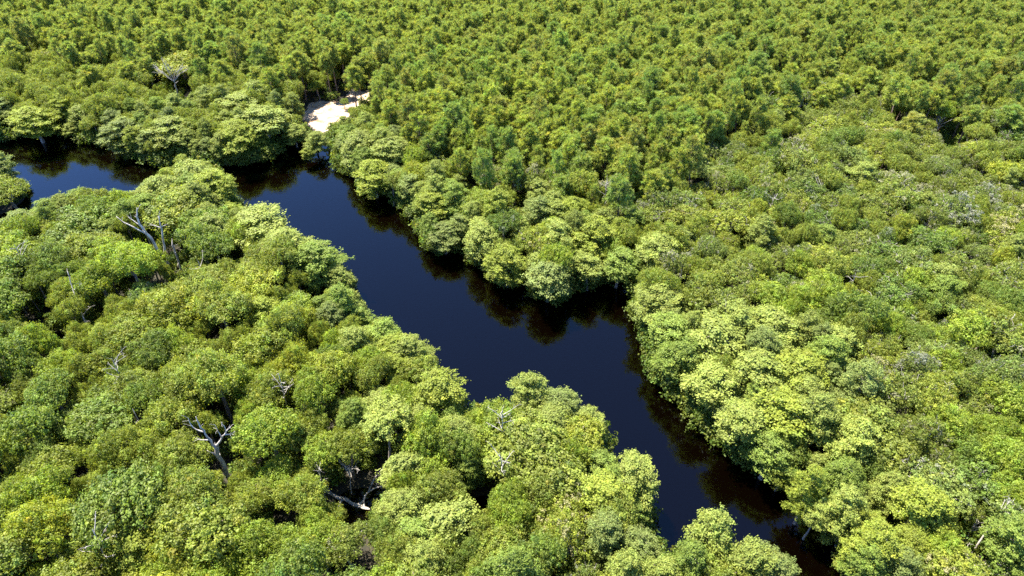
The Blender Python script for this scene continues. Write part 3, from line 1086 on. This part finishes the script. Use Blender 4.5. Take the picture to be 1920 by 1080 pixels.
# ------------------------------------------------------------------ uncounted masses (geometry nodes on points)
def scatter(name, items, meshes, label, slots_note=None):
    """items: (x, y, z, rot, sx, sz, mesh index, colour); one object of kind stuff."""
    pc = bpy.data.collections.new(name + "_sources")
    for i, (me) in enumerate(meshes):
        o = bpy.data.objects.new(f"{name}_source_{i:02d}", me[0] if isinstance(me, tuple) else me)
        if isinstance(me, tuple):
            o.color = (*me[1], 1)
        pc.objects.link(o)
    me = bpy.data.meshes.new(name)
    me.from_pydata([it[:3] for it in items], [], [])
    for an, ty, vals in (("turn", "FLOAT", [it[3] for it in items]), ("wide", "FLOAT", [it[4] for it in items]), ("high", "FLOAT", [it[5] for it in items]), ("pick", "INT", [it[6] for it in items])):
        at = me.attributes.new(an, ty, "POINT")
        at.data.foreach_set("value", vals)
    o = obj(name, me, kind="stuff")
    o["label"] = label
    ng = bpy.data.node_groups.new(name, "GeometryNodeTree")
    ng.interface.new_socket("Geometry", in_out="INPUT", socket_type="NodeSocketGeometry")
    ng.interface.new_socket("Geometry", in_out="OUTPUT", socket_type="NodeSocketGeometry")
    N, L = ng.nodes.new, ng.links.new
    gi_, go = N("NodeGroupInput"), N("NodeGroupOutput")
    m2p = N("GeometryNodeMeshToPoints")
    iop = N("GeometryNodeInstanceOnPoints")
    ci = N("GeometryNodeCollectionInfo")
    ci.inputs["Collection"].default_value = pc
    ci.inputs["Separate Children"].default_value = True
    ci.inputs["Reset Children"].default_value = True

    def attr(n, ty):
        a = N("GeometryNodeInputNamedAttribute")
        a.data_type = ty
        a.inputs["Name"].default_value = n
        return next(s for s in a.outputs if s.enabled and s.name == "Attribute")
    L(gi_.outputs[0], m2p.inputs["Mesh"])
    L(m2p.outputs[0], iop.inputs["Points"])
    L(ci.outputs[0], iop.inputs["Instance"])
    iop.inputs["Pick Instance"].default_value = True
    L(attr("pick", "INT"), iop.inputs["Instance Index"])
    r = N("ShaderNodeCombineXYZ"); L(attr("turn", "FLOAT"), r.inputs[2]); L(r.outputs[0], iop.inputs["Rotation"])
    s = N("ShaderNodeCombineXYZ"); wd = attr("wide", "FLOAT")
    L(wd, s.inputs[0]); L(wd, s.inputs[1]); L(attr("high", "FLOAT"), s.inputs[2]); L(s.outputs[0], iop.inputs["Scale"])
    L(iop.outputs[0], go.inputs[0])
    md = o.modifiers.new("scatter", "NODES")
    md.node_group = ng
    return o


def joined(P, name):
    """Crown and trunk of a prototype as one mesh with two material slots."""
    a, b = P["crown"], P["trunk"]
    g = Geo()
    out = []
    for slot, me in ((0, a), (1, b)):
        n, k = len(me.vertices), len(me.polygons)
        v = np.empty(n * 3, np.float32); me.vertices.foreach_get("co", v)
        f = np.empty(k * 4, np.int32); me.loops.foreach_get("vertex_index", f)
        c = np.empty(k * 4, np.float32); me.attributes["leaf_colour"].data.foreach_get("color", c)
        g.v.append(v.reshape(-1, 3)); g.f.append(f.reshape(-1, 4) + g.n); g.c.append(c.reshape(-1, 4)); g.m.append(np.full(k, slot)); g.n += n
    return g.build(name, [a.materials[0], b.materials[0]], (1,))


MASS = {"pine": ("pine_forest", "distant yellow-green pine crowns running together to the top of the picture"),
        "oak": ("oak_scrub", "low olive and grey oak scrub merging into one uneven canopy"),
        "hardwood": ("hardwood_forest", "distant green broadleaf crowns merging into one canopy"),
        "cypress": ("cypress_wood", "outlying pale cypress crowns merging along the banks")}
for k, (nm, lab) in MASS.items():
    if not stuffed[k]:
        continue
    srcs, idx = [], {}
    for i, P in enumerate(PROTO[k]):
        me = joined(P, nm + "_tree")
        for ti in range(4):
            idx[(i, ti)] = len(srcs)
            srcs.append((me, TONES[k][ti][1]))
    gzs = ground_height(np.array([t["p"] for t in stuffed[k]]))
    items = [(float(t["p"][0]), float(t["p"][1]), float(max(z, -.35)), float(t["rot"]), float(t["s"]), float(t["zs"]), idx[(t["proto"], t["tone"])]) for t, z in zip(stuffed[k], gzs)]
    scatter(nm, items, srcs, lab)

# undergrowth on the forest floor
sh = []
for R, H in ((1.0, 1.3), (1.4, 1.8), (.8, 1.0), (1.7, 2.2), (1.2, 2.6)):
    me = shrub(R, H).build("undergrowth_bush", [M_SHRUB, M_TWIG])
    for c in ((1, 1, 1), (1.3, 1.2, .9), (.75, .85, 1), (1.2, 1.05, 1.9)):
        sh.append((me, c))
up = np.stack([rng.uniform(-290, 290, 26000), rng.uniform(12, 330, 26000)], 1)
usd = seg_dist(up)
sds = poly_dist(up, SAND)
uz = ground_height(up)
items = []
for p, s_, z, q in zip(up, usd, uz, sds):
    if s_ < -.2 or q < .8 or z < 0:
        continue
    px, py, dep = to_pixel((p[0], p[1], 1))
    if px < -150 or px > 2070 or py < -90 or py > 1200:
        continue
    if any(np.linalg.norm(p - c) < r * .8 for c, r in pools) or any(np.linalg.norm(p - c) < r * .5 for c, r in clear):
        continue
    sc_ = rng.uniform(.7, 1.5)
    items.append((float(p[0]), float(p[1]), float(z) - .1, float(rng.uniform(0, 6.28)), float(sc_), float(sc_ * rng.uniform(.8, 1.4)), int(rng.integers(len(sh)))))
for a, b in zip(SHORE, np.roll(SHORE, -1, axis=0)):       # bushes hanging over the water's edge
    ln = np.linalg.norm(b - a)
    if ln > 60:
        continue
    for q in range(int(ln / .8) + 1):
        p = a + (b - a) * rng.uniform() + rng.normal(0, .5, 2)
        if poly_dist(p, SAND)[0] < 2.5:
            continue
        sc_ = rng.uniform(1.0, 2.0)
        items.append((float(p[0]), float(p[1]), -.15, float(rng.uniform(0, 6.28)), float(sc_), float(sc_ * rng.uniform(.7, 1.3)), int(rng.integers(len(sh)))))
scatter("undergrowth", items, sh, "dark leafy bushes covering the forest floor between the trunks")


# ------------------------------------------------------------------ dead wood
def deadwood(name, p, skeleton, label, cat, group=None, mat=None, rot=0.0, scale=1.0, lift=0.0):
    """skeleton: first entry is the trunk polyline with radii, the rest are branches; every branch starts on wood already there."""
    root = bpy.data.objects.new(name, None)
    COL.objects.link(root)
    root.location = (p[0], p[1], float(ground_height(np.array(p[:2]))[0]))
    root.rotation_euler = (0, 0, rot)
    root.scale = (scale,) * 3
    root["label"], root["category"] = label, cat
    if group:
        root["group"] = group
    for i, (pts, r0, r1, part) in enumerate(skeleton):
        g = Geo()
        pts = np.array(pts, float) + np.array([0, 0, lift / scale])
        if i == 0 and lift:
            pts = np.concatenate([[[0, 0, -.5]], pts])
        n = len(pts)
        # refine the polyline and roughen it
        t = np.linspace(0, n - 1, (n - 1) * 3 + 1)
        fine = np.stack([np.interp(t, np.arange(n), pts[:, k]) for k in range(3)], 1)
        if len(fine) > 3:
            fine[1:-1] = (fine[:-2] + 2 * fine[1:-1] + fine[2:]) / 4
        fine[1:] += rng.normal(0, r0 * .22, (len(fine) - 1, 3))
        rad = .85 * np.linspace(r0, r1, len(fine)) * np.exp(rng.normal(0, .08, len(fine)))
        g.tube(fine, rad, 0, 7)
        # twigs that fork off the outer half
        for q in range(3 if r0 > .05 else 1):
            b = fine[int(rng.integers(len(fine) // 2, len(fine)))]
            d = unit(unit(fine[-1] - fine[0]) + rng.normal(0, .8, 3))
            g.tube(curve(b, b + d * rng.uniform(.4, 1.1) * min(1.6, 6 * r0 + .3), .05, 4, .04), np.linspace(max(r1 * .7, .022), .012, 4), 0, 5)
        o = bpy.data.objects.new(part, g.build(part, [mat or M_DEAD], (0,)))
        COL.objects.link(o)
        o.parent = root
    return root


def rnd_snag(h, nb, r=.14, spread=.8, lean=(0, 0)):
    top = np.array([lean[0], lean[1], h])
    sk = [([(0, 0, -.5), top * .35, top * .7, top], r, .04, "trunk")]
    for b in range(nb):
        u = rng.uniform(.55, .97)
        s = top * u
        a = rng.uniform(0, 6.283)
        ln = (1.0 + 2.2 * rng.uniform()) * spread
        e = s + np.array([math.cos(a) * ln, math.sin(a) * ln, ln * rng.uniform(.3, 1.0)])
        m = (s + e) / 2 + rng.normal(0, .08 * ln, 3)
        sk.append(([s, m, e], r * .5, .025, "branch"))
    return sk


# the forked white dead tree on the peninsula
g0 = ground_at(318, 506, 4.5)
deadwood("dead_tree", g0, [
    ([(0, 0, -2.2), (0, 0, .6), (-.1, 0, 1.6)], .36, .30, "trunk"),
    ([(-.1, 0, 1.3), (-.9, .2, 4.2), (-1.9, .4, 6.8), (-2.2, .6, 8.6), (-1.7, .6, 10.0)], .27, .09, "limb"),
    ([(.0, 0, 1.3), (.5, .2, 4.0), (.9, .3, 6.6), (1.2, .4, 8.8)], .22, .08, "limb"),
    ([(-1.5, .3, 5.8), (-2.9, .5, 6.6), (-4.3, .6, 7.5), (-5.2, .8, 8.3)], .16, .05, "branch"),
    ([(-1.9, .4, 6.9), (-2.8, .7, 7.6), (-3.5, .8, 8.2)], .11, .04, "branch"),
    ([(.95, .3, 6.8), (.3, .2, 7.2), (-.2, .2, 7.4)], .09, .03, "branch"),
    ([(.95, .3, 6.9), (1.6, .2, 7.3), (2.1, .2, 7.5)], .08, .03, "branch"),
], "forked white dead tree with two bare limbs rising from the peninsula canopy", "dead tree", "dead trees", scale=1.3, lift=4.5)
deadwood("dead_tree", ground_at(338, 500, 5.0), [([(0, 0, -1.6), (0, 0, 2.0), (.1, 0, 4.6)], .24, .17, "trunk"), ([(.05, 0, 3.5), (.35, .1, 4.4)], .1, .05, "branch")],
         "short pale broken trunk beside the forked white dead tree", "dead tree", "dead trees", scale=1.1, lift=4.5)
deadwood("dead_tree", ground_at(274, 436, 6), [([(0, 0, -5), (0, 0, 5.5), (-.4, 0, 7.6), (-.8, 0, 9.6)], .2, .06, "trunk"), ([(-.1, 0, 6.0), (.5, 0, 7.2), (.7, .1, 8.2)], .1, .03, "branch"), ([(0, 0, 5.6), (-.7, 0, 6.4)], .09, .03, "branch")],
         "small white bare snag behind the forked dead tree", "dead tree", "dead trees")
# the bleached branching snag
deadwood("dead_tree", ground_at(418, 872, 6.0), [
    ([(0, 0, -2.2), (0, 0, 1.5), (.05, 0, 3.0)], .34, .27, "trunk"),
    ([(0, 0, 2.7), (-.5, .1, 4.4), (-.9, .2, 5.8), (-1.0, .3, 7.6)], .20, .05, "limb"),
    ([(.05, 0, 2.7), (.9, .1, 3.9), (1.7, .2, 5.0), (2.3, .3, 6.0)], .18, .05, "limb"),
    ([(-.75, .15, 5.2), (-1.5, .2, 5.6), (-2.0, .3, 6.3), (-1.9, .3, 7.3)], .11, .03, "branch"),
    ([(-.3, .1, 3.9), (-1.1, -.1, 4.1), (-1.6, -.1, 4.3)], .09, .03, "branch"),
    ([(1.1, .1, 4.2), (.9, .2, 5.2), (.8, .3, 6.2)], .10, .03, "branch"),
    ([(1.7, .2, 5.0), (2.0, .0, 6.2), (1.7, .1, 6.8)], .09, .03, "branch"),
    ([(1.5, .2, 4.7), (2.3, .1, 4.8), (2.9, .1, 5.4)], .08, .03, "branch"),
], "bleached branching dead tree with a thick dark stub among bright hardwoods", "dead tree", "dead trees", scale=1.2, lift=6.0)
# leaning dead trunks near the bottom corner
deadwood("dead_tree", ground_at(1816, 1048, .5), [([(0, 0, -.6), (.4, .5, 2.6), (1.6, 1.6, 6.6), (2.6, 2.4, 9.6)], .17, .06, "trunk"), ([(2.2, 2.1, 8.4), (3.1, 2.4, 9.3)], .08, .03, "branch"), ([(2.4, 2.25, 9.0), (2.2, 2.6, 10.2)], .06, .025, "branch")],
         "long leaning dead trunk by the conical bright tree near the bottom corner", "dead tree", "dead trees", scale=.98)
deadwood("dead_tree", ground_at(1797, 1028, .5), [([(0, 0, -.6), (.2, .2, 2.0), (.6, .6, 4.6)], .22, .16, "trunk"), ([(.5, .5, 4.0), (1.0, .6, 4.8)], .08, .03, "branch")],
         "short leaning dead stub behind the conical bright tree", "dead tree", "dead trees")
deadwood("dead_tree", ground_at(1793, 1080, 1.0), rnd_snag(4.5, 6, .2, 1.0), "pale forked stump at the bottom edge under the leaning trunk", "dead tree", "dead trees")
deadwood("dead_tree", ground_at(1905, 1072, 3.0), rnd_snag(6.5, 5, .22, .9), "thick white bare limb in the last bottom corner", "dead tree", "dead trees")
# the fallen log by the pool
deadwood("fallen_log", ground_at(660, 942, .8), [
    ([(-3.6, 1.7, 1.0), (-1.5, .9, .7), (.6, 0, .45), (2.6, -.7, .2), (3.6, -1.4, -.1)], .20, .30, "trunk"),
    ([(-1.2, .8, .7), (-1.6, -.6, .5), (-1.8, -2.0, .2)], .16, .05, "branch"),
    ([(-2.6, 1.3, .85), (-3.4, 2.4, 1.8), (-4.2, 3.6, 2.4)], .14, .05, "branch"),
    ([(1.2, -.2, .4), (1.0, .9, .9), (2.2, 1.8, 1.3), (4.4, 2.2, 1.2)], .15, .06, "branch"),
    ([(1.5, 1.3, 1.1), (2.0, 2.8, 1.7), (3.2, 4.0, 2.2), (4.2, 4.3, 2.4)], .12, .04, "branch"),
    ([(3.2, -1.1, .1), (3.9, -2.2, .0)], .14, .06, "branch"),
], "bleached fallen trunk with bare boughs lying over a dark forest pool", "log", scale=1.35)
# the grey bare tree on the far bank
sk = [([(0, 0, -.5), (.1, 0, 3), (.2, 0, 5)], .30, .2, "trunk")]
for a in np.linspace(-1.5, 1.5, 13):
    h = rng.uniform(8.5, 11.5)
    e = np.array([math.sin(a) * 5.0, rng.uniform(-1.2, 2.2), h * (.75 + .25 * math.cos(a))])
    m1 = np.array([math.sin(a) * 1.6, 0, 6.0]) + rng.normal(0, .2, 3)
    sk.append(([(.2 * abs(math.cos(a)), 0, 4.2), m1, (m1 + e) / 2 + np.array([0, 0, .5]), e], .10, .03, "limb"))
    for q in range(2):
        b = m1 + (e - m1) * rng.uniform(.3, .7)
        sk.append(([b, b + unit(np.array([math.sin(a) + rng.normal(0, .5), rng.normal(0, .5), .8])) * rng.uniform(1.5, 3)], .06, .02, "branch"))
deadwood("dead_tree", ground_at(335, 180, 3.0), sk, "large grey bare tree with fanned twiggy limbs on the far bank", "dead tree", "dead trees", M_DEAD, lift=2.5)
deadwood("dead_tree", ground_at(1132, 402, 5.0), rnd_snag(13, 16, .16, .55), "grey mossy dead spire inland of the shaded cove", "dead tree", "dead trees", M_TWIG)
# long dead trunk down through the western canopy
deadwood("dead_tree", ground_at(172, 632, 3.0), [([(0, 0, -3), (-.6, .8, 3), (-2.2, 3.4, 7.6), (-3.2, 5.2, 10.0), (-3.3, 6.0, 12.5)], .2, .06, "trunk"),
                                              ([(-1.4, 2.2, 5.4), (-.6, 2.4, 6.4), (.3, 2.6, 7.0)], .09, .03, "branch"), ([(-2.9, 4.6, 9.2), (-1.9, 5.2, 9.8), (-1.3, 5.4, 10.3)], .08, .03, "branch"),
                                              ([(-.9, 1.4, 4.0), (-.2, 1.0, 5.2)], .08, .03, "branch")],
         "long crooked white dead trunk leaning through the hardwoods near the picture's side", "dead tree", "dead trees")
deadwood("dead_tree", ground_at(288, 838, 4.0), [([(0, 0, -4), (-.3, .3, 4.0), (-1.1, 1.0, 10.5)], .18, .06, "trunk"), ([(-.5, .5, 6.0), (.1, .5, 7.0)], .07, .03, "branch")],
         "slanting white pole of a dead tree among the hardwoods", "dead tree", "dead trees")
SN = [
    (165, 158, 9, 8, "small grey dead top in the far bank hardwoods"),
    (45, 497, 12.5, 9, "white bare top breaking the peninsula canopy near its edge"),
    (378, 520, 9, 5, "thin bare stem between the forked dead tree and the yellow-green hardwood"),
    (1656, 112, 5, 14, "white brush pile of dead branches at the pine stand's edge"),
    (940, 812, 13, 9, "bare white twigs over the bright hardwood of the near bend"),
    (528, 735, 13, 7, "pale bare top over the middle of the western hardwoods"),
    (185, 1060, 12, 8, "bare white limb near the bottom edge"),
    (225, 715, 13, 11, "wide bare white twigs in the middle western canopy"),
    (955, 885, 12, 6, "crooked white bough in the broad bend hardwood"),
    (1700, 895, 8, 7, "bare white twigs by the dark hardwood behind the grove"),
    (1600, 555, 10, 5, "pale dead stem beside the slender yellow tree"),
    (1440, 395, 9, 7, "white dead stem in the oak scrub below the pines"),
    (1700, 360, 8, 12, "pale mossy dead crown in the upper oak scrub"),
    (1540, 365, 8, 12, "silvery dead crown below the pine border"),
    (1760, 245, 7, 9, "grey dead branches beside the bare soil patch"),
    (1560, 185, 8, 9, "pale dead crown under the pine stand's yellow-green broadleaf"),
    (1905, 690, 8, 6, "white bent dead stem at the scrub's outer edge"),
    (650, 890, 6, 10, "tangle of bare limbs behind the fallen log"),
    (600, 905, 8, 7, "bare pale limbs left of the fallen log")]
for (x, y, h, nb, lab) in SN:
    deadwood("dead_tree", ground_at(x, y, h * .75), rnd_snag(h + .8, nb, .09 + .003 * nb, .8, tuple(rng.normal(0, .9, 2))), lab, "dead tree", "dead trees", M_DEAD if rng.uniform() < .7 else M_TWIG)
print("trees", len(trees), {k: sum(t["kind"] == k for t in trees) for k in KNAME}, "singles", len(singles))
